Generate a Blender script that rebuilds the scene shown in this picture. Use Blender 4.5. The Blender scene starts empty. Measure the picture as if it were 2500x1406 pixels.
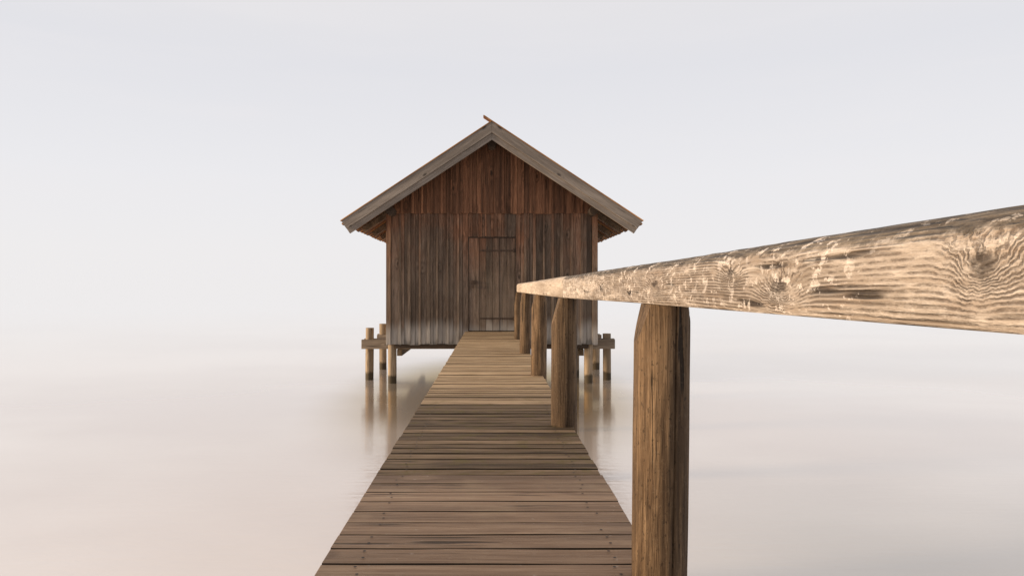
import bpy, bmesh, math, random
from mathutils import Vector, noise as mn
random.seed(7)
S = bpy.context.scene
C = S.collection
R = math.radians
U = random.uniform
RZ = 2.93; SL = math.tan(R(33.4)); CS = math.cos(R(33.4)); SN = math.sin(R(33.4))

# ------------------------------------------------------------------ node helper
class NB:
    def __init__(s, tree):
        s.t = tree; tree.nodes.clear()
    def n(s, typ, **kw):
        nd = s.t.nodes.new(typ)
        for k, v in kw.items(): setattr(nd, k, v)
        return nd
    def put(s, sock, v):
        if isinstance(v, bpy.types.NodeSocket): s.t.links.new(v, sock)
        elif isinstance(v, (tuple, list)) and len(v) == 3 and sock.type == 'RGBA': sock.default_value = (*v, 1)
        else: sock.default_value = v
    def m(s, op, a, b=None, c=None, clamp=False):
        nd = s.n('ShaderNodeMath', operation=op, use_clamp=clamp)
        for i, v in enumerate((a, b, c)):
            if v is not None: s.put(nd.inputs[i], v)
        return nd.outputs[0]
    def vm(s, op, a, b=None):
        nd = s.n('ShaderNodeVectorMath', operation=op)
        s.put(nd.inputs[0], a)
        if b is not None: s.put(nd.inputs[1], b)
        return nd.outputs[0]
    def mix(s, f, a, b, mode='MIX'):
        nd = s.n('ShaderNodeMix', data_type='RGBA', blend_type=mode)
        s.put(nd.inputs[0], f); s.put(nd.inputs[6], a); s.put(nd.inputs[7], b)
        return nd.outputs[2]
    def noise(s, v, scale, detail=3, rough=.55, dist=0):
        nd = s.n('ShaderNodeTexNoise')
        s.put(nd.inputs['Vector'], v); nd.inputs['Scale'].default_value = scale
        nd.inputs['Detail'].default_value = detail; nd.inputs['Roughness'].default_value = rough
        nd.inputs['Distortion'].default_value = dist
        return nd.outputs[0]
    def ss(s, v, a, b, lo=0., hi=1.):
        nd = s.n('ShaderNodeMapRange', interpolation_type='SMOOTHSTEP')
        if a > b: a, b, lo, hi = b, a, hi, lo
        s.put(nd.inputs[0], v)
        for i, x in enumerate((a, b, lo, hi)): s.put(nd.inputs[i+1], x)
        return nd.outputs[0]
    def scale(s, v, f):
        nd = s.n('ShaderNodeVectorMath', operation='SCALE'); s.put(nd.inputs[0], v); s.put(nd.inputs['Scale'], f)
        return nd.outputs[0]
    def xyz(s, v):
        nd = s.n('ShaderNodeSeparateXYZ'); s.put(nd.inputs[0], v); return nd.outputs
    def comb(s, x, y, z):
        c = s.n('ShaderNodeCombineXYZ')
        for i, q in enumerate((x, y, z)): s.put(c.inputs[i], q)
        return c.outputs[0]

def new_mat(name):
    m = bpy.data.materials.new(name); m.use_nodes = True
    return m, NB(m.node_tree)

def wood(name, axis, dark, mid, light, stretch=.06, ring_s=2.5, rings=9, fib=55, tint=(.7, 1.25),
         ring_amt=.45, crack=.6, knot=.8, rough=.75, bump=.5, klist=None, lin=0., extra=None, spec=.3, fib_amt=1., slope=False, ring_break=0.):
    m, b = new_mat(name)
    tc = b.n('ShaderNodeTexCoord'); geo = b.n('ShaderNodeNewGeometry')
    pos = tc.outputs['Object']; rnd = geo.outputs['Random Per Island']
    P = b.xyz(pos)
    cpos = pos
    if slope:      # grain follows the roof pitch
        ax = b.m('ABSOLUTE', P[0]); dz = b.m('SUBTRACT', RZ, P[2])
        al = b.m('ADD', b.m('MULTIPLY', ax, CS), b.m('MULTIPLY', dz, SN))
        pe = b.m('SUBTRACT', b.m('MULTIPLY', ax, SN), b.m('MULTIPLY', dz, CS))
        cpos = b.comb(al, P[1], pe)
    off = b.vm('MULTIPLY', (37., 53., 71.), rnd)
    base = b.vm('ADD', cpos, off)
    st = [1., 1., 1.]; st[axis] = stretch
    v = b.vm('MULTIPLY', base, tuple(st))
    low = b.noise(v, ring_s, 2, .5)
    kv = [4.2, 4.2, 4.2]; kv[axis] = 2.0
    vor = b.n('ShaderNodeTexVoronoi'); b.put(vor.inputs['Vector'], b.vm('MULTIPLY', base, tuple(kv)))
    vor.inputs['Scale'].default_value = 1.
    kd = vor.outputs['Distance']
    kn = b.ss(kd, .34, .0)
    kc = b.ss(kd, .13, .05)
    fine = b.noise(v, fib, 6, .68)
    field = b.m('ADD', b.m('MULTIPLY', low, rings), b.m('MULTIPLY', kn, 1.6*knot))
    field = b.m('ADD', field, b.m('MULTIPLY', fine, 1.0 if ring_break else .25))
    if lin: field = b.m('ADD', field, b.m('MULTIPLY', P[2], lin))
    core = b.m('MULTIPLY', kc, knot)
    if klist:
        wob = b.m('MULTIPLY', b.m('SUBTRACT', b.noise(pos, 26, 4, .6), .5), .05)
        wob2 = b.m('MULTIPLY', b.m('SUBTRACT', b.noise(b.vm('ADD', pos, (5., 2., 7.)), 30, 4, .6), .5), .035)
        for (ky, kz, amp, sy, sz) in klist:
            dy = b.m('DIVIDE', b.m('ADD', b.m('SUBTRACT', P[1], ky), wob), sy)
            dz = b.m('DIVIDE', b.m('ADD', b.m('SUBTRACT', P[2], kz), wob2), sz)
            r2 = b.m('ADD', b.m('MULTIPLY', dy, dy), b.m('MULTIPLY', dz, dz))
            g = b.m('EXPONENT', b.m('MULTIPLY', r2, -1.))
            field = b.m('ADD', field, b.m('MULTIPLY', g, amp))
            core = b.m('MAXIMUM', core, b.m('MULTIPLY', b.ss(r2, .30, .05), .92))
    ring = b.m('MULTIPLY_ADD', b.m('SINE', b.m('MULTIPLY', field, 6.2832)), .5, .5)
    ring = b.m('POWER', ring, 1.6)
    if ring_break:
        br = b.noise(b.vm('MULTIPLY', base, tuple(1. if i != axis else .30 for i in range(3))), 34, 5, .72)
        ring = b.m('MULTIPLY', ring, b.ss(br, .38, .56, 1.-ring_break, 1.))
    ff = b.ss(fine, .33, .67)
    patch = b.noise(b.vm('ADD', v, (9., 3., 5.)), 5., 4, .6)
    col = b.mix(b.m('MULTIPLY', ff, fib_amt), mid, light)
    col = b.mix(b.ss(patch, .35, .75, 0., .65), col, dark)
    col = b.mix(b.m('MULTIPLY', ring, ring_amt), col, dark)
    ck = b.noise(b.vm('ADD', v, (3., 8., 1.)), fib*.45, 2, .5)
    ckm = b.m('MULTIPLY', b.ss(ck, .36, .29), crack)
    dk = tuple(x*.3 for x in dark)
    col = b.mix(ckm, col, dk)
    col = b.mix(b.m('MULTIPLY', core, .85), col, dk)
    col = b.scale(col, b.m('MULTIPLY_ADD', rnd, tint[1]-tint[0], tint[0]))
    if extra: col = extra(b, col, P, geo, v, rnd)
    h = b.m('SUBTRACT', b.m('ADD', b.m('MULTIPLY', ff, .5), b.m('MULTIPLY', ring, -.35*ring_amt*2)), b.m('MULTIPLY', ckm, 1.3))
    bp = b.n('ShaderNodeBump'); bp.inputs['Strength'].default_value = bump; bp.inputs['Distance'].default_value = .004
    b.put(bp.inputs['Height'], h)
    pr = b.n('ShaderNodeBsdfPrincipled'); b.put(pr.inputs['Base Color'], col)
    pr.inputs['Roughness'].default_value = rough; pr.inputs['Specular IOR Level'].default_value = spec
    b.put(pr.inputs['Normal'], bp.outputs[0])
    o = b.n('ShaderNodeOutputMaterial'); b.put(o.inputs[0], pr.outputs[0])
    return m

def P_v(b, P): return b.comb(P[0], P[1], P[2])
def ex_wall(b, col, P, geo, v, rnd):
    nz = b.noise(v, 22, 4, .6)
    edge = b.m('ADD', P[2], b.m('MULTIPLY_ADD', nz, .34, -.17))
    edge = b.m('ADD', edge, b.m('MULTIPLY_ADD', rnd, .2, -.1))
    g = b.noise(P_v(b, P), 1.6, 4, .6)
    warm = b.m('ADD', b.m('MULTIPLY', P[2], .35), b.m('MULTIPLY_ADD', g, 1.3, -.75))
    warm = b.m('ADD', warm, b.m('MULTIPLY_ADD', rnd, .4, -.2))
    col = b.mix(b.ss(warm, -.1, .7, 0., .75), col, b.mix(1., col, (1.45, .88, .60), 'MULTIPLY'))
    col = b.mix(b.m('MULTIPLY', b.ss(P[2], 1.0, -.3), b.ss(g, .4, .62, .1, .38)), col, (.22, .175, .135))
    foot = b.mix(b.ss(nz, .3, .7), (.30, .275, .25), (.53, .49, .45))
    col = b.mix(b.ss(edge, -.56, -.84, 0., .82), col, foot)
    return b.mix(b.ss(edge, -.99, -1.08, 0., .6), col, (.10, .09, .08))
def ex_pile(b, col, P, geo, v, rnd):
    nz = b.noise(P_v(b, P), 9, 3)
    e = b.m('ADD', P[2], b.m('MULTIPLY_ADD', nz, .12, -.06))
    return b.mix(b.ss(e, -1.58, -1.65, 0., .88), col, (.04, .03, .016))
def ex_post(b, col, P, geo, v, rnd):
    pv = P_v(b, P)
    st = b.vm('MULTIPLY', pv, (1., 1., .09))
    n1 = b.noise(b.vm('ADD', st, (1.4, 6., 2.)), 26, 6, .72)
    low = b.m('MULTIPLY_ADD', b.ss(P[2], -.15, -.9), .10, 0.)
    col = b.mix(b.ss(b.m('ADD', n1, low), .48, .64, 0., .65), col, (.036, .019, .009))
    n2 = b.noise(pv, 80, 4, .65)
    col = b.mix(b.m('MULTIPLY', b.ss(n2, .55, .68), .22), col, (.25, .185, .12))
    sp = b.noise(b.vm('MULTIPLY', pv, (1., 1., .5)), 110, 3, .6)
    col = b.mix(b.ss(sp, .60, .67, 0., .7), col, (.028, .016, .009))
    n3 = b.noise(b.vm('MULTIPLY', pv, (1., 1., .4)), 14, 5, .65)
    col = b.mix(b.ss(n3, .48, .66, 0., .45), col, (.070, .042, .022))
    e = b.m('ADD', P[2], b.m('MULTIPLY', n2, .1))
    return b.mix(b.ss(e, -1.45, -1.60, 0., .9), col, (.022, .019, .012))
def ex_rail(b, col, P, geo, v, rnd):
    N = b.xyz(geo.outputs['Normal'])
    pv = P_v(b, P)
    big = b.noise(b.vm('MULTIPLY', pv, (1., .5, 1.)), 9, 5, .65)
    col = b.mix(b.ss(big, .52, .64, 0., .32), col, (.22, .17, .125))
    wn = b.noise(b.vm('MULTIPLY', pv, (1., .35, 1.)), 30, 6, .7)
    col = b.mix(b.ss(wn, .55, .66, 0., .5), col, (.68, .60, .53))
    n0 = b.noise(pv, 45, 4, .65)
    top = b.ss(b.m('ADD', N[2], b.m('MULTIPLY_ADD', n0, .7, -.35)), .38, .66)
    gs = b.noise(b.vm('MULTIPLY', pv, (1., .12, 1.)), 90, 4, .65)
    grey = b.mix(b.ss(gs, .38, .62), (.045, .034, .025), (.18, .145, .11))
    col = b.mix(b.m('MULTIPLY', top, .9), col, grey)
    pl = b.vm('MULTIPLY', pv, (1., .6, 1.))
    n1 = b.noise(pl, 55, 5, .68, .3); n2 = b.noise(pv, 5.5, 2)
    fl = b.m('MULTIPLY', b.ss(n1, .55, .59), b.ss(n2, .44, .58))
    fl = b.m('MAXIMUM', fl, b.m('MULTIPLY', b.m('MULTIPLY', b.ss(n1, .60, .63), top), .5))
    return b.mix(b.m('MULTIPLY', fl, .8), col, (.78, .69, .62))
def ex_deck(b, col, P, geo, v, rnd):
    pv = P_v(b, P)
    n = b.noise(pv, 3.2, 4, .6)
    col = b.mix(b.ss(n, .48, .70, 0., .4), col, (.37, .265, .17))
    n1 = b.noise(pv, 26, 3, .6)
    return b.mix(b.ss(n1, .67, .74, 0., .35), col, (.46, .39, .34))
def ex_moss(b, col, P, geo, v, rnd):
    pv = P_v(b, P)
    n = b.noise(pv, 9, 4, .6)
    col = b.mix(b.ss(n, .52, .68, 0., .5), col, (.13, .10, .025))
    pale = b.mix(b.ss(b.noise(v, 50, 5, .65), .35, .65), (.37, .235, .12), (.74, .53, .32))
    return b.mix(b.ss(P[1], 4.0, 6.5, 0., .78), col, b.scale(pale, b.m('MULTIPLY_ADD', rnd, .55, .70)))
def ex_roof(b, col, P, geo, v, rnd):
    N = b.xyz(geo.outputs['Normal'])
    return b.mix(b.ss(N[2], -.3, -.7, 0., .9), col, b.mix(1., col, (.26, .19, .14), 'MULTIPLY'))  # underside shade painted in: down-facing board faces are multiplied darker

M = {}
M['wall'] = wood('weathered_wall_boards', 2, (.030, .019, .012), (.138, .090, .061), (.30, .218, .163), tint=(.70, 1.22), rings=8, extra=ex_wall, knot=.8, fib=75)
M['gable'] = wood('rust_brown_boards', 2, (.032, .014, .007), (.182, .078, .038), (.355, .172, .094), tint=(.58, 1.3), rings=8, fib=75)
M['door'] = wood('door_boards', 2, (.022, .013, .009), (.112, .073, .050), (.25, .18, .136), tint=(.68, 1.15), rings=8, extra=ex_wall, fib=75)
M['side'] = wood('lighter_side_boards', 2, (.04, .02, .012), (.18, .105, .065), (.33, .22, .145), tint=(.7, 1.2), extra=ex_wall)  # a lighter, warmer brown than the front wall
M['barge'] = wood('grey_tan_verge_boards', 0, (.09, .074, .062), (.225, .187, .157), (.35, .302, .262), tint=(.9, 1.12), rings=5, ring_amt=.22, knot=.9, slope=True, crack=.45)
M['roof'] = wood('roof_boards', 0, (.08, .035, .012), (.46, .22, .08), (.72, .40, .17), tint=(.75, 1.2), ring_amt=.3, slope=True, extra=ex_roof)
M['floor'] = wood('golden_floor_underside', 1, (.08, .045, .015), (.30, .19, .075), (.42, .28, .12), tint=(1, 1), ring_amt=.3)
M['beam'] = wood('beam_timber', 0, (.07, .05, .035), (.25, .19, .14), (.42, .34, .26), tint=(.8, 1.15), ring_amt=.35)
M['sill'] = wood('dark_sill_timber', 0, (.02, .012, .008), (.06, .04, .026), (.10, .07, .05), tint=(.8, 1.15), ring_amt=.35)
M['beamy'] = wood('beam_timber_lengthwise', 1, (.05, .035, .02), (.20, .14, .09), (.32, .24, .16), tint=(.8, 1.15), ring_amt=.35)
M['pile'] = wood('pile_timber', 2, (.10, .07, .045), (.36, .265, .17), (.56, .43, .30), tint=(.8, 1.2), ring_amt=.3, extra=ex_pile, knot=.4)
M['post'] = wood('round_post_timber', 2, (.030, .017, .009), (.125, .074, .038), (.28, .182, .102), stretch=.04, fib=130, tint=(.9, 1.15), ring_amt=.25, rings=14, ring_s=6, extra=ex_post, knot=.2, crack=.9, bump=1.)
M['rail'] = wood('lichened_rail_timber', 1, (.105, .070, .048), (.42, .335, .265), (.71, .62, .54), stretch=.07, ring_s=7., rings=9, fib=95, tint=(1, 1), ring_amt=.78, crack=.9, knot=0,
                 klist=[(1.0, .004, 6., .060, .027), (.585, .022, 6., .036, .027), (1.20, .03, 3.5, .05, .018), (1.75, .01, 3.5, .07, .018), (2.6, 0., 3., .1, .03), (.50, -.01, 3., .02, .014)],
                 lin=165, extra=ex_rail, bump=1.2, ring_break=.9)
M['rail2'] = wood('pale_rail_timber', 1, (.17, .12, .085), (.50, .41, .325), (.74, .64, .545), stretch=.07, ring_s=6, rings=6, tint=(1, 1), ring_amt=.5, crack=.5, knot=.3, lin=150, bump=.5, ring_break=.8)
M['deck'] = wood('red_brown_deck_boards', 0, (.068, .039, .024), (.25, .158, .100), (.42, .29, .195), tint=(.88, 1.13), rings=7, ring_amt=.36, extra=ex_deck, rough=.65, knot=.8, crack=.85, spec=.25, fib=90, stretch=.035, bump=.8)
M['deck_old'] = wood('old_mossy_deck_boards', 0, (.024, .014, .007), (.145, .092, .050), (.32, .22, .135), tint=(.6, 1.3), rings=7, ring_amt=.35, extra=ex_moss, rough=.7, crack=.8, spec=.2)
M['deck_far'] = wood('pale_dry_deck_boards', 0, (.055, .031, .015), (.28, .185, .108), (.50, .355, .225), tint=(.7, 1.25), rings=7, ring_amt=.3, extra=ex_moss, rough=.7, crack=.7, spec=.2)
def plain(name, col, rough, metal=0.):
    m, b = new_mat(name)
    tc = b.n('ShaderNodeTexCoord')
    n = b.noise(tc.outputs['Object'], 40, 4)
    c = b.mix(b.ss(n, .35, .7), tuple(x*.6 for x in col), col)
    pr = b.n('ShaderNodeBsdfPrincipled'); b.put(pr.inputs['Base Color'], c)
    pr.inputs['Roughness'].default_value = rough; pr.inputs['Metallic'].default_value = metal
    o = b.n('ShaderNodeOutputMaterial'); b.put(o.inputs[0], pr.outputs[0]); return m
M['iron'] = plain('rusted_iron', (.085, .053, .037), .8, .1)
M['screw'] = plain('dark_screw_steel', (.03, .02, .015), .6, .3)
M['gap_shade'] = plain('gap_shade_board_edges', (.018, .011, .007), .95)  # shade between boards, painted near-black onto their sides
M['frame'] = plain('dark_frame_wood', (.068, .045, .032), .85)

# ------------------------------------------------------------------ mesh helpers
def box(bm, x0, x1, y0, y1, z0, z1, j=0., mi=0):
    vs = [bm.verts.new((x + U(-j, j), y + U(-j, j), z + U(-j, j))) for x in (x0, x1) for y in (y0, y1) for z in (z0, z1)]
    for f in ((0, 1, 3, 2), (4, 6, 7, 5), (0, 4, 5, 1), (2, 3, 7, 6), (0, 2, 6, 4), (1, 5, 7, 3)):
        bm.faces.new([vs[i] for i in f]).material_index = mi
    return vs
def prism(bm, pts, d, mi=0):
    a = [bm.verts.new(p) for p in pts]; c = [bm.verts.new(Vector(p) + Vector(d)) for p in pts]
    bm.faces.new(a).material_index = mi; bm.faces.new(list(reversed(c))).material_index = mi
    n = len(pts)
    for i in range(n): bm.faces.new([a[i], c[i], c[(i+1) % n], a[(i+1) % n]]).material_index = mi
def obj(name, bm, mats, parent=None, bevel=0., smooth=False, label=None, recalc=True):
    if recalc: bmesh.ops.recalc_face_normals(bm, faces=bm.faces)
    me = bpy.data.meshes.new(name); bm.to_mesh(me); bm.free()
    for m in (mats if isinstance(mats, list) else [mats]): me.materials.append(m)
    o = bpy.data.objects.new(name, me); C.objects.link(o)
    if bevel:
        md = o.modifiers.new('edge', 'BEVEL'); md.width = bevel; md.segments = 2; md.limit_method = 'ANGLE'
    if parent is not None:
        o.parent = parent
        o.location = -parent.location if parent.type == 'EMPTY' else Vector((0, 0, 0))
    if label: o['label'] = label
    return o
def thing(name, label, cat, loc):
    o = bpy.data.objects.new(name, None); C.objects.link(o); o.location = loc
    o['label'] = label; o['category'] = cat
    return o
def log(bm, cx, cy, z0, z1, r, seg=40, rings=40, wob=.03, seed=0., lean=(0, 0), cuts=(), groove=None):
    rr = []
    for i in range(rings+1):
        t = i/rings; z = z0 + (z1-z0)*t; row = []
        for k in range(seg):
            a = 2*math.pi*k/seg
            n = mn.noise(Vector((math.cos(a)*1.2+seed, math.sin(a)*1.2, z*1.4+seed)))
            n2 = mn.noise(Vector((math.cos(a)*5+seed, math.sin(a)*5, z*5)))
            q = r*(1 + wob*n + wob*.35*n2)
            if groove:
                for (ga, gw, gd) in groove:
                    aa = ga + .06*math.sin(z*3+seed); da = abs((a-aa+math.pi) % (2*math.pi)-math.pi)
                    if da < gw: q -= gd*(1-da/gw)
            row.append(bm.verts.new((cx + q*math.cos(a) + lean[0]*(z-z1), cy + q*math.sin(a) + lean[1]*(z-z1), z)))
        rr.append(row)
    for i in range(rings):
        for k in range(seg):
            k2 = (k+1) % seg
            f = bm.faces.new((rr[i][k], rr[i][k2], rr[i+1][k2], rr[i+1][k])); f.smooth = True
    bm.faces.new(list(reversed(rr[0]))); bm.faces.new(rr[-1])
    for (ang, inset, h) in cuts:
        d = Vector((math.cos(ang), math.sin(ang), 0))
        p = Vector((cx, cy, z1)) + d*(r-inset)
        nrm = (d*h + Vector((0, 0, inset))).normalized()
        bmesh.ops.bisect_plane(bm, geom=bm.verts[:]+bm.edges[:]+bm.faces[:], plane_co=p, plane_no=nrm, clear_outer=True)
        bd = [e for e in bm.edges if e.is_boundary]
        res = bmesh.ops.holes_fill(bm, edges=bd, sides=0)
        for f in res['faces']: f.smooth = False
    for f in bm.faces:
        if len(f.verts) > 4 or abs(f.normal.z) > .9:
            f.smooth = False
            for e in f.edges: e.smooth = False
def hlog(bm, p0, p1, r, seg=20):
    p0 = Vector(p0); p1 = Vector(p1); d = (p1-p0).normalized()
    u = d.orthogonal().normalized(); w = d.cross(u)
    a = [bm.verts.new(p0 + (u*math.cos(2*math.pi*k/seg)+w*math.sin(2*math.pi*k/seg))*r) for k in range(seg)]
    c = [bm.verts.new(p1 + (u*math.cos(2*math.pi*k/seg)+w*math.sin(2*math.pi*k/seg))*r) for k in range(seg)]
    for k in range(seg): bm.faces.new((a[k], a[(k+1) % seg], c[(k+1) % seg], c[k])).smooth = True
    bm.faces.new(list(reversed(a))); bm.faces.new(c)

DZ = -.8          # deck top, eye is z = 0
WZ = -1.77        # water level

# ------------------------------------------------------------------ water
m, b = new_mat('calm_lake_water')
tc = b.n('ShaderNodeTexCoord'); pos = tc.outputs['Object']
PX = b.xyz(pos)
dist = b.n('ShaderNodeVectorMath', operation='LENGTH'); b.put(dist.inputs[0], pos); dist = dist.outputs['Value']
n1 = b.noise(b.vm('MULTIPLY', pos, (.16, .22, 1.)), 1., 3, .5)
col = b.mix(b.ss(n1, .35, .65), (.78, .655, .58), (.98, .87, .79))  # pinkish cloud reflections painted into the base colour as noise patches
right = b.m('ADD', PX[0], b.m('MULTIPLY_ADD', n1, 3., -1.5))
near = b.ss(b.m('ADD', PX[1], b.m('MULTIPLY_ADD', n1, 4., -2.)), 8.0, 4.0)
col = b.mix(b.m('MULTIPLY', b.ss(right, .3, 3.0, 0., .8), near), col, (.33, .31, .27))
# golden olive reflection of the hut, painted into the water colour
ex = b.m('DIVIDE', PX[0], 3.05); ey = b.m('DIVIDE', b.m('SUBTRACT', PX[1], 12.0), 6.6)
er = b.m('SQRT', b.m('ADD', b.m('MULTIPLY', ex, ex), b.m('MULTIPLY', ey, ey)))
olive_refl = b.ss(b.m('ADD', er, b.m('MULTIPLY_ADD', n1, .2, -.1)), 1.0, .28)
col = b.mix(b.m('MULTIPLY', olive_refl, .95), col, (.22, .135, .022))
bw = b.n('ShaderNodeBump'); b.put(bw.inputs['Strength'], b.ss(dist, 3., 14., .9, .0)); bw.inputs['Distance'].default_value = .008
b.put(bw.inputs['Height'], b.noise(b.vm('MULTIPLY', pos, (.8, 6., 1.)), 2.2, 4, .6))
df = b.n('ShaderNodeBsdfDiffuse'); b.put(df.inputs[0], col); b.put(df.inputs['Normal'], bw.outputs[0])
gl = b.n('ShaderNodeBsdfGlossy'); b.put(gl.inputs[0], b.mix(olive_refl, (1., .985, .965), (.56, .40, .15)))  # gloss tint carries the same painted olive reflection
b.put(gl.inputs['Roughness'], b.ss(dist, 12., 40., .10, .03)); b.put(gl.inputs['Normal'], bw.outputs[0])
fr = b.n('ShaderNodeFresnel'); fr.inputs[0].default_value = 1.55
fac = b.m('POWER', fr.outputs[0], .58, clamp=True)
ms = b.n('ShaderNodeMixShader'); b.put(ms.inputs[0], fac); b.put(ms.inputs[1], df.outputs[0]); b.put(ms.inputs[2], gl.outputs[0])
tr = b.n('ShaderNodeBsdfTransparent')          # mist swallows the far water
fog = b.m('SUBTRACT', 1., b.m('EXPONENT', b.m('MULTIPLY', b.m('POWER', b.m('DIVIDE', dist, 36.), 2.1), -1.)))
m2 = b.n('ShaderNodeMixShader'); b.put(m2.inputs[0], fog); b.put(m2.inputs[1], ms.outputs[0]); b.put(m2.inputs[2], tr.outputs[0])
o = b.n('ShaderNodeOutputMaterial'); b.put(o.inputs[0], m2.outputs[0])
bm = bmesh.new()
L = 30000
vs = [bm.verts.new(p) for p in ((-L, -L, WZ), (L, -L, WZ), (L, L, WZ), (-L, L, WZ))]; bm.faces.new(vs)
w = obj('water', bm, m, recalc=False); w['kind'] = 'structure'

# ------------------------------------------------------------------ boardwalk
walk = thing('boardwalk', 'narrow plank boardwalk leading over the water to the door of the wooden hut', 'boardwalk', (0, 5, WZ))
def deck(y0, y1, bw_, gap, xl, xr, je, jz, mat, nails, label, wj=.04, name='deck_section'):
    bm = bmesh.new(); y = y0; k = 0
    while y < y1 - .02:
        wd = bw_*U(1-wj, 1+wj)
        if y + wd > y1 - .03: wd = y1 - y
        z = DZ + U(-jz, jz)
        xa = xl + U(-je, je); xb = xr + U(-je, je); sk = U(-je, je)*.4
        n = 8; nz = U(0, 99)
        rows = []
        for i in range(n+1):
            x = xa + (xb-xa)*i/n
            e1 = y + sk*(i/n-.5) + .0018*mn.noise(Vector((x*5, nz, 0))); e2 = y + wd - gap + sk*(i/n-.5) + .0018*mn.noise(Vector((x*5, nz, 9)))
            zz = z + .0025*mn.noise(Vector((x*2, nz, 4)))
            rows.append([bm.verts.new((x, e1, zz)), bm.verts.new((x, e2, zz + U(-.0005, .0005))), bm.verts.new((x, e2, zz-.035)), bm.verts.new((x, e1, zz-.035))])
        for i in range(n):
            A, B = rows[i], rows[i+1]
            for q in range(4):
                f = bm.faces.new((A[q], B[q], B[(q+1) % 4], A[(q+1) % 4]))
                if q in (1, 3): f.material_index = 2
        bm.faces.new(rows[0]); bm.faces.new(list(reversed(rows[-1])))
        if nails:
            for nx in (-.385, .36):
                for fy in (.28, .72):
                    if U(0, 1) < .85:
                        hx = nx + U(-.012, .012); hy = y + wd*fy; r = .005
                        vs = [bm.verts.new((hx + r*math.cos(t*math.pi/4), hy + r*math.sin(t*math.pi/4), z+.0042)) for t in range(8)]
                        bm.faces.new(vs).material_index = 1
        y += wd; k += 1
    return obj(name, bm, [mat, M['screw'], M['gap_shade']], walk, bevel=.0012, label=label)
deck(-3., 2.93, .116, .008, -.497, .474, .0015, .001, M['deck'], True, 'wide even red brown boards nearest the viewer', .02)
deck(2.935, 4.70, .094, .012, -.495, .468, .003, .0025, M['deck_old'], True, 'dark mossy narrow boards with gaps', .05)
deck(4.705, 12.56, .10, .014, -.492, .466, .003, .0025, M['deck_far'], False, 'paler dry narrow boards leading to the door')
for x in (-.36, 0., .30):
    bm = bmesh.new(); box(bm, x-.045, x+.045, -3., 12.5, DZ-.20, DZ-.042); obj('stringer', bm, M['beamy'], walk, bevel=.004)
PY = [1.9, 4.0, 6.27, 8.4, 10.67]
for i, y in enumerate(PY + [-.3]):
    bm = bmesh.new(); box(bm, -.47, .345 , y+.09, y+.19, DZ-.33, DZ-.202); obj('crossbeam', bm, M['beam'], walk, bevel=.004)
    bm = bmesh.new(); log(bm, -.40, y, -3.2, DZ-.203, .07, 24, 14, .04, i*3.1); obj('pile', bm, M['pile'], walk)

# ------------------------------------------------------------------ handrail
hr = thing('handrail', 'weathered timber handrail on five round posts along the right edge of the boardwalk', 'handrail', (.45, 5, WZ))
def railx(y): return .422 - .0022*max(0, y)
def rail_b(y):
    pts = [(-2, -.037), (.54, -.0375), (1.9, -.043), (4., -.058), (6.3, -.061), (11.5, -.067)]
    for (a, za), (c, zc) in zip(pts, pts[1:]):
        if y <= c: return za + (zc-za)*(y-a)/(c-a)
    return -.067
def rail(y0, y1, mat, label, topk=1.):
    bm = bmesh.new(); n = int((y1-y0)/.02); rows = []
    for i in range(n+1):
        y = y0 + (y1-y0)*i/n; bt = rail_b(y); x0 = railx(y)
        prof = [(.006, bt), (.001, bt+.006), (0, bt+.02), (0, -.01), (0, .01), (0, .03), (.0015, .042), (.005, .051), (.012, .059), (.021, .065), (.034, .0695), (.055, .072), (.08, .071), (.105, .063), (.125, .048), (.137, .025), (.14, 0), (.139, bt+.015), (.13, bt)]
        row = []
        for k, (px, pz) in enumerate(prof):
            d = mn.noise(Vector((k*.35, y*1.5, 1.))) * .0025 + mn.noise(Vector((k*.9, y*14, 5.)))*.0009
            if pz <= bt + .001: dz = 0
            else: dz = d*(1 if pz > .04 else .3)
            dx = d*.5 if k < 6 else -d*.6
            row.append(bm.verts.new((x0 + px + dx, y, pz*topk + dz if pz > 0 else pz + dz)))
        rows.append(row)
    m_ = len(prof)
    for i in range(n):
        for k in range(m_):
            f = bm.faces.new((rows[i][k], rows[i+1][k], rows[i+1][(k+1) % m_], rows[i][(k+1) % m_])); f.smooth = True
    bm.faces.new(rows[0]); bm.faces.new(list(reversed(rows[-1])))
    for f in bm.faces:
        if len(f.verts) > 4:
            for e in f.edges: e.smooth = False
    return obj('rail', bm, mat, hr, label=label)
rail(-1.6, 3.98, M['rail'], 'near rail with swirling grain, knots and pale lichen')
rail(3.985, 10.95, M['rail2'], 'pale smooth far rail')
PX_ = [.474, .424, .434, .413, .399]
PR = [.0755, .0755, .072, .068, .048]
CU = [[(math.pi, .030, .105), (.0, .016, .075)], [(math.pi, .048, .16), (.3, .01, .05)], [(math.pi, .035, .13), (-.2, .015, .06)], [(math.pi, .03, .16)], [(math.pi, .03, .2)]]
for i, y in enumerate(PY):
    bm = bmesh.new()
    gr = [(-math.pi/2+.22, .035, .010), (-math.pi/2-.9, .03, .003), (-math.pi/2+1.0, .03, .003)] if i == 0 else [(-math.pi/2+.5-i*.3, .05, .006)]
    log(bm, PX_[i], y, -3.2, rail_b(y)-.0015, PR[i], 160 if i < 2 else 48, 90 if i < 2 else 50, .035, 2.3+i*5.7, lean=(.011 if i == 0 else .003, 0), cuts=CU[i], groove=gr)
    obj('post', bm, M['post'], hr)

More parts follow.
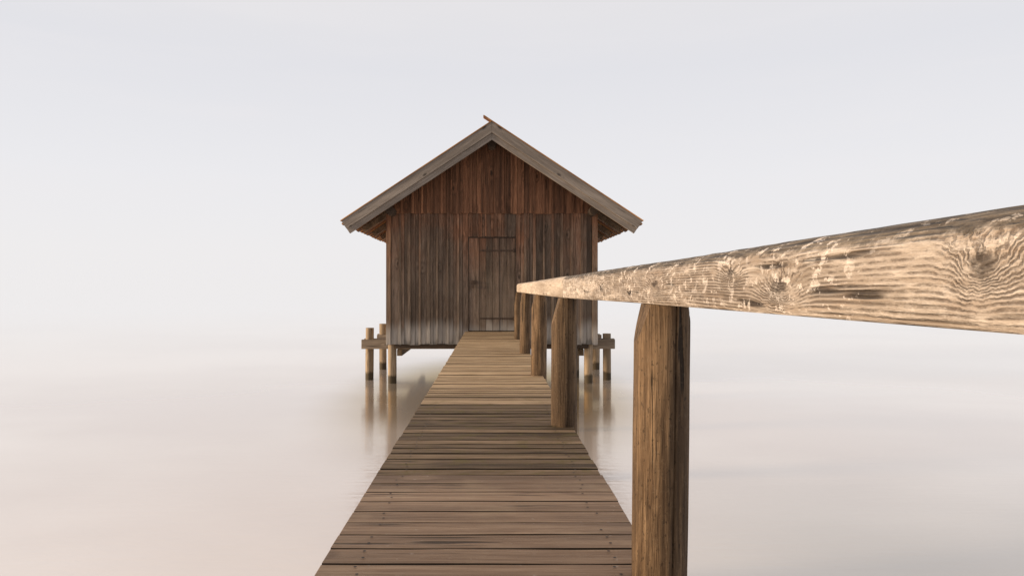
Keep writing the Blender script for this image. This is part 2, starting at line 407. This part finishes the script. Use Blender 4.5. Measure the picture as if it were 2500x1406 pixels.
# ------------------------------------------------------------------ boathouse
YF = 12.6; YB = 17.6
hut = thing('boathouse', 'weathered brown wooden hut with a gabled roof standing on piles in the water', 'boathouse', (0, 15, WZ))
HW = 1.95
def roofz(x, drop=0.): return RZ - drop/CS - abs(x)*SL
L_ = bmesh.new()
prism(L_, [(-HW+.03, YF+.03, -1.03), (HW-.03, YF+.03, -1.03), (HW-.03, YF+.03, roofz(HW, .1)), (0, YF+.03, roofz(0, .1)), (-HW+.03, YF+.03, roofz(HW, .1))], (0, YB-YF-.06, 0))
obj('lining', L_, [M['floor']], hut)
bm = bmesh.new(); prism(bm, [(-HW+.05, YF+.0285, -1.02), (HW-.05, YF+.0285, -1.02), (HW-.05, YF+.0285, 1.3), (-HW+.05, YF+.0285, 1.3)], (0, .001, 0)); obj('gap_shade_sheet', bm, M['gap_shade'], hut)  # near-black sheet that paints the shade in the gaps between wall boards
def vboard(bm, xa, xb, z0, top, y, th, split=0.):
    if U(0, 1) < split and xb-xa > .12:
        xm = xa + (xb-xa)*U(.4, .6)
        vboard(bm, xa, xm-.003, z0, top, y, th); vboard(bm, xm+.003, xb, z0+U(-.006, .006) if z0 < -1 else z0, top, y+.002, th-.002); return
    ta = top(xa) if callable(top) else top; tb = top(xb) if callable(top) else top
    j = U(-.002, .002)
    prism(bm, [(xa, y+j, z0), (xb, y+j+U(-.002, .002), z0), (xb, y+j, tb), (xa, y+j, ta)], (0, th, 0))
def splits(a, c, n):
    ws = [U(.85, 1.15) for _ in range(n)]; t = sum(ws); r = [a]
    for w_ in ws: r.append(r[-1] + (c-a)*w_/t)
    return r
DX = .438; DT = .937
Lx = splits(-HW+.09, -DX, 8); Rx = splits(DX, HW-.10, 8); Mx = splits(-DX, DX, 5)
bm = bmesh.new()
for xs, z0f in ((Lx, lambda: -1.04+U(-.012, .008)), (Rx, lambda: -1.04+U(-.012, .008)), (Mx, lambda: DT+.004)):
    for a, c in zip(xs, xs[1:]):
        vboard(bm, a+.002, c-.002, z0f(), 1.385, YF, .026, .65)
for xs, z0 in ((Lx, -1.03), (Rx, -1.03), (Mx, DT+.01)):
    for x in xs[1:-1]:
        wd = U(.014, .027)
        vboard(bm, x-wd, x+wd, z0+U(-.015, .01), 1.384, YF-.026, .0235)
for a, c in zip(Mx, Mx[1:]): vboard(bm, a+.002, c-.002, -1.04, -.83, YF, .026)
obj('front_wall', bm, M['wall'], hut, bevel=.0015, label='lower front wall of upright boards bleached at the foot')
bm = bmesh.new()
gx = splits(-1.66, 1.66, 18); tp = lambda x: roofz(x, .07)
gx = [-HW+.02] + gx + [HW-.02]
for a, c in zip(gx, gx[1:]):
    z0 = 1.372 + U(-.012, .008)
    if a < 0 < c:
        prism(bm, [(a+.002, YF-.030, z0), (c-.002, YF-.030, z0), (c-.002, YF-.030, tp(c)), (0, YF-.030, tp(0)), (a+.002, YF-.030, tp(a))], (0, .028, 0))
    else: vboard(bm, a+.002, c-.002, z0, tp, YF-.030, .028, .55)
for x in gx[1:-1]:
    wd = U(.014, .026)
    vboard(bm, x-wd, x+wd, 1.378+U(-.012, .01), tp(x)-.02, YF-.056, .0235)
obj('gable', bm, M['gable'], hut, bevel=.0015, label='rust brown boarded gable')
for s in (-1, 1):
    bm = bmesh.new(); box(bm, s*HW-.001 if s < 0 else HW-.095, -HW+.085 if s < 0 else HW+.001, YF-.022, YF+.09, -1.05, 1.36, .002)
    obj('corner_board', bm, M['side'] if s < 0 else M['wall'], hut, bevel=.004)
    bm = bmesh.new(); y = YF+.095
    while y < YB-.05:
        wd = U(.16, .21); y2 = min(y+wd, YB)
        box(bm, s*HW-.014, s*HW+.014, y+.003, y2-.003, -1.04+U(-.01, .01), 1.5, .001)
        box(bm, s*HW+(.0145 if s > 0 else -.034), s*HW+(.034 if s > 0 else -.0145), y2-.022, y2+.022, -1.03, 1.49, .001)
        y = y2
    obj('side_wall', bm, M['side'], hut, bevel=.003)
bm = bmesh.new(); xs = splits(-HW+.02, HW-.02, 20)
for a, c in zip(xs, xs[1:]): 
    if a < 0 < c: prism(bm, [(a+.003, YB, -1.04), (c-.003, YB, -1.04), (c-.003, YB, tp(c)), (0, YB, tp(0)), (a+.003, YB, tp(a))], (0, .028, 0))
    else: vboard(bm, a+.003, c-.003, -1.04, tp, YB+.0, .028)
obj('rear_wall', bm, M['wall'], hut)

# door
bm = bmesh.new(); dx = [-DX+.014, -.235, -.11, .01, .14, .28, DX-.014]
for a, c in zip(dx, dx[1:]): vboard(bm, a+.003, c-.003, -.785, DT-.016, YF+.002, .024)
door = obj('door', bm, M['door'], hut, bevel=.0015, label='low plank door with strap hinges')
bm = bmesh.new()
box(bm, -DX, -DX+.011, YF-.010, YF+.026, -.797, DT, .001); box(bm, DX-.011, DX, YF-.010, YF+.026, -.797, DT, .001); box(bm, -DX+.012, DX-.012, YF-.012, YF+.026, DT-.013, DT, .001)
obj('door_frame', bm, M['frame'], hut, bevel=.002)
for z in (.69, -.56):
    bm = bmesh.new(); box(bm, -.225, DX-.03, YF-.010, YF+.0005, z-.012, z+.012, .001)
    for hx in (-.19, -.02, .15, .34):
        box(bm, hx-.009, hx+.009, YF-.016, YF-.0102, z-.009, z+.009)
    box(bm, DX-.045, DX-.024, YF-.022, YF-.0103, z-.04, z+.04)
    obj('hinge', bm, M['iron'], door, bevel=.002)
bm = bmesh.new(); box(bm, -.385, -.30, YF-.010, YF+.0005, .07, .14, .001); box(bm, -.35, -.255, YF-.03, YF-.0103, .098, .112); box(bm, -.36, -.335, YF-.026, YF-.0102, .0, .06)
obj('latch', bm, M['iron'], door, bevel=.002)
bm = bmesh.new(); box(bm, -DX, DX, YF-.03, YF-.001, -.83, -.799, .001); obj('threshold', bm, M['beam'], hut, bevel=.002)

# roof: board on board, each board runs down the slope
YV = 12.08; EX = 2.655
def rboard(bm, s, y0, y1, t0, t1, up, th):
    def P(t, h, y): return (s*(t*CS + h*SN), y, RZ - t*SN + h*CS)
    a = [P(t0, up, y0), P(t1, up, y0), P(t1, up+th, y0), P(t0, up+th, y0)]
    prism(bm, a, (0, y1-y0, 0))
TE = EX/CS
for s in (-1, 1):
    bm = bmesh.new(); y = YV-.02
    while y < YB+.5:
        y2 = min(y+.20, YB+.55)
        rboard(bm, s, y, y2, (-.0 if s > 0 else .012), TE+U(.015, .035), -.065, .035)
        y += .33
    y = YV+.145
    while y < YB+.4:
        rboard(bm, s, y, y+.20, (-.0 if s > 0 else .012), TE+U(.0, .02), -.026, .022)
        y += .33
    rboard(bm, s, YV-.060, YV+.14, -.185 if s > 0 else .004, TE+.012, .0015, .018)
    rf = obj('roof', bm, M['roof'], hut, bevel=.002, label='left roof slope of overlapping boards' if s < 0 else 'right roof slope with a board lapping past the ridge')
    bm = bmesh.new()
    def P(t, h, y): return (s*(t*CS + h*SN), y, RZ - t*SN + h*CS)
    def vb(d0, d1, y0, th):
        a = [(s*.0015, y0, RZ-d0/CS), P(TE, -d0, y0), P(TE, -d1, y0), (s*.0015, y0, RZ-d1/CS)]
        prism(bm, a, (0, th, 0))
    vb(.0005, .162, YV-.05, .028)
    obj('verge_board', bm, M['barge'], rf, bevel=.003)
    bm = bmesh.new(); vb(.150, .260, YV-.0155, .040)
    obj('verge_board', bm, M['barge'], rf, bevel=.003)
    for y in (12.28, 13.3, 14.4, 15.5, 16.6, 17.75):
        bm = bmesh.new()
        a = [(s*.002, y, RZ-.067/CS), P(TE-.10, -.067, y), P(TE-.10, -.17, y), (s*.002, y, RZ-.17/CS)]
        prism(bm, a, (0, .10, 0)); obj('rafter', bm, M['beamy'], rf)
for (x, z, r) in ((-1.84, 1.395, .08), (1.84, 1.395, .08), (0, 2.60, .075)):
    bm = bmesh.new(); hlog(bm, (x, YV+.2, z), (x, YB+.45, z), r); obj('purlin', bm, M['sill'], hut)

# substructure
bm = bmesh.new(); box(bm, -HW+.16, HW-.16, YF+.035, YF+.155, -1.115, -1.042, .002); obj('sill_beam', bm, M['sill'], hut, bevel=.004)
for y in (13.2, 14.9, 17.2):
    for q in (-.155, .09):
        bm = bmesh.new(); xl = -2.50+U(-.02, .02); xr = 2.37+U(-.02, .02)
        box(bm, xl, xr, y+q, y+q+.065, -1.165, -1.01 if y > 14 else -.985, .003)
        obj('crossbeam', bm, M['beam'], hut, bevel=.005)
for x in (-1.76, 1.70):
    bm = bmesh.new(); box(bm, x-.05, x+.05, 13.0, 17.5, -1.29, -1.167, .002); obj('longitudinal_beam', bm, M['beamy'], hut, bevel=.005)
for i, (x, y, zt) in enumerate(((-1.86, 12.74, -1.05), (1.80, 12.74, -1.05), (-2.36, 13.2, -.77), (2.22, 13.2, -.88), (-2.38, 14.9, -.78), (2.28, 14.9, -1.0),
          (1.56, 14.9, -1.168), (-2.49, 17.2, -.9), (2.40, 17.2, -1.0), (0, 14.9, -1.168), (1.66, 13.6, -1.291), (0, 17.2, -1.168))):
    bm = bmesh.new(); log(bm, x, y, -3.2, zt, .078, 32, 24, .05, i*4.7+1.1, lean=(U(-.01, .01), 0)); obj('pile', bm, M['pile'], hut)

# ------------------------------------------------------------------ world, sun, camera
EL, AZ = 6.5, -97.      # azimuth from +Y, clockwise positive
W = bpy.data.worlds.new('World'); S.world = W; W.use_nodes = True
b = NB(W.node_tree)
sky = b.n('ShaderNodeTexSky', sky_type='NISHITA'); sky.sun_disc = False
sky.sun_elevation = R(EL); sky.sun_rotation = R(AZ)
tc = b.n('ShaderNodeTexCoord'); D = b.xyz(tc.outputs['Generated'])
z = D[2]
b.put(sky.inputs[0], b.comb(D[0], D[1], b.m('MAXIMUM', z, .03)))
ramp = b.n('ShaderNodeValToRGB'); b.put(ramp.inputs[0], z)
cr = ramp.color_ramp
for i, (p, c) in enumerate(((0., (.872, .855, .862)), (.05, (.872, .857, .868)), (.15, (.85, .845, .872)), (.30, (.785, .785, .825)), (.5, (.83, .80, .80)), (1., (.82, .78, .76)))):
    e = cr.elements[i] if i < 2 else cr.elements.new(p)
    e.position = p; e.color = (*c, 1)
cn = b.noise(b.vm('MULTIPLY', tc.outputs['Generated'], (1.2, 1.2, 9.)), 2.0, 4, .5)
haze = b.mix(b.m('MULTIPLY', b.ss(cn, .45, .7, 0., .2), b.ss(z, 0., .1)), ramp.outputs[0], (.88, .85, .86))
# sky dimmed out of view, behind and to the right, to shape the shading
back = b.m('ADD', b.m('MULTIPLY', D[1], -.9), b.m('MULTIPLY', D[0], .43))
haze = b.scale(haze, b.ss(back, -.1, .75, 1., .62))
c = b.mix(.97, sky.outputs[0], b.scale(haze, 10.))
bg = b.n('ShaderNodeBackground'); b.put(bg.inputs[0], c); bg.inputs[1].default_value = .1
o = b.n('ShaderNodeOutputWorld'); b.put(o.inputs[0], bg.outputs[0])

sd = bpy.data.lights.new('sun', 'SUN'); sd.energy = 4.8; sd.angle = R(9); sd.color = (1, .75, .48)
so = bpy.data.objects.new('sun', sd); C.objects.link(so)
dv = Vector((math.sin(R(AZ))*math.cos(R(EL)), math.cos(R(AZ))*math.cos(R(EL)), math.sin(R(EL))))
so.rotation_euler = dv.to_track_quat('Z', 'Y').to_euler()

cd = bpy.data.cameras.new('camera'); cam = bpy.data.objects.new('camera', cd); C.objects.link(cam)
cd.lens = 24; cd.sensor_width = 36; cd.clip_end = 60000; cd.clip_start = .02; cd.shift_x = .0196
cam.location = (0, 0, 0); cam.rotation_euler = (R(90), 0, 0)
S.camera = cam
S.view_settings.view_transform = 'Standard'; S.view_settings.look = 'None'; S.view_settings.exposure = 0
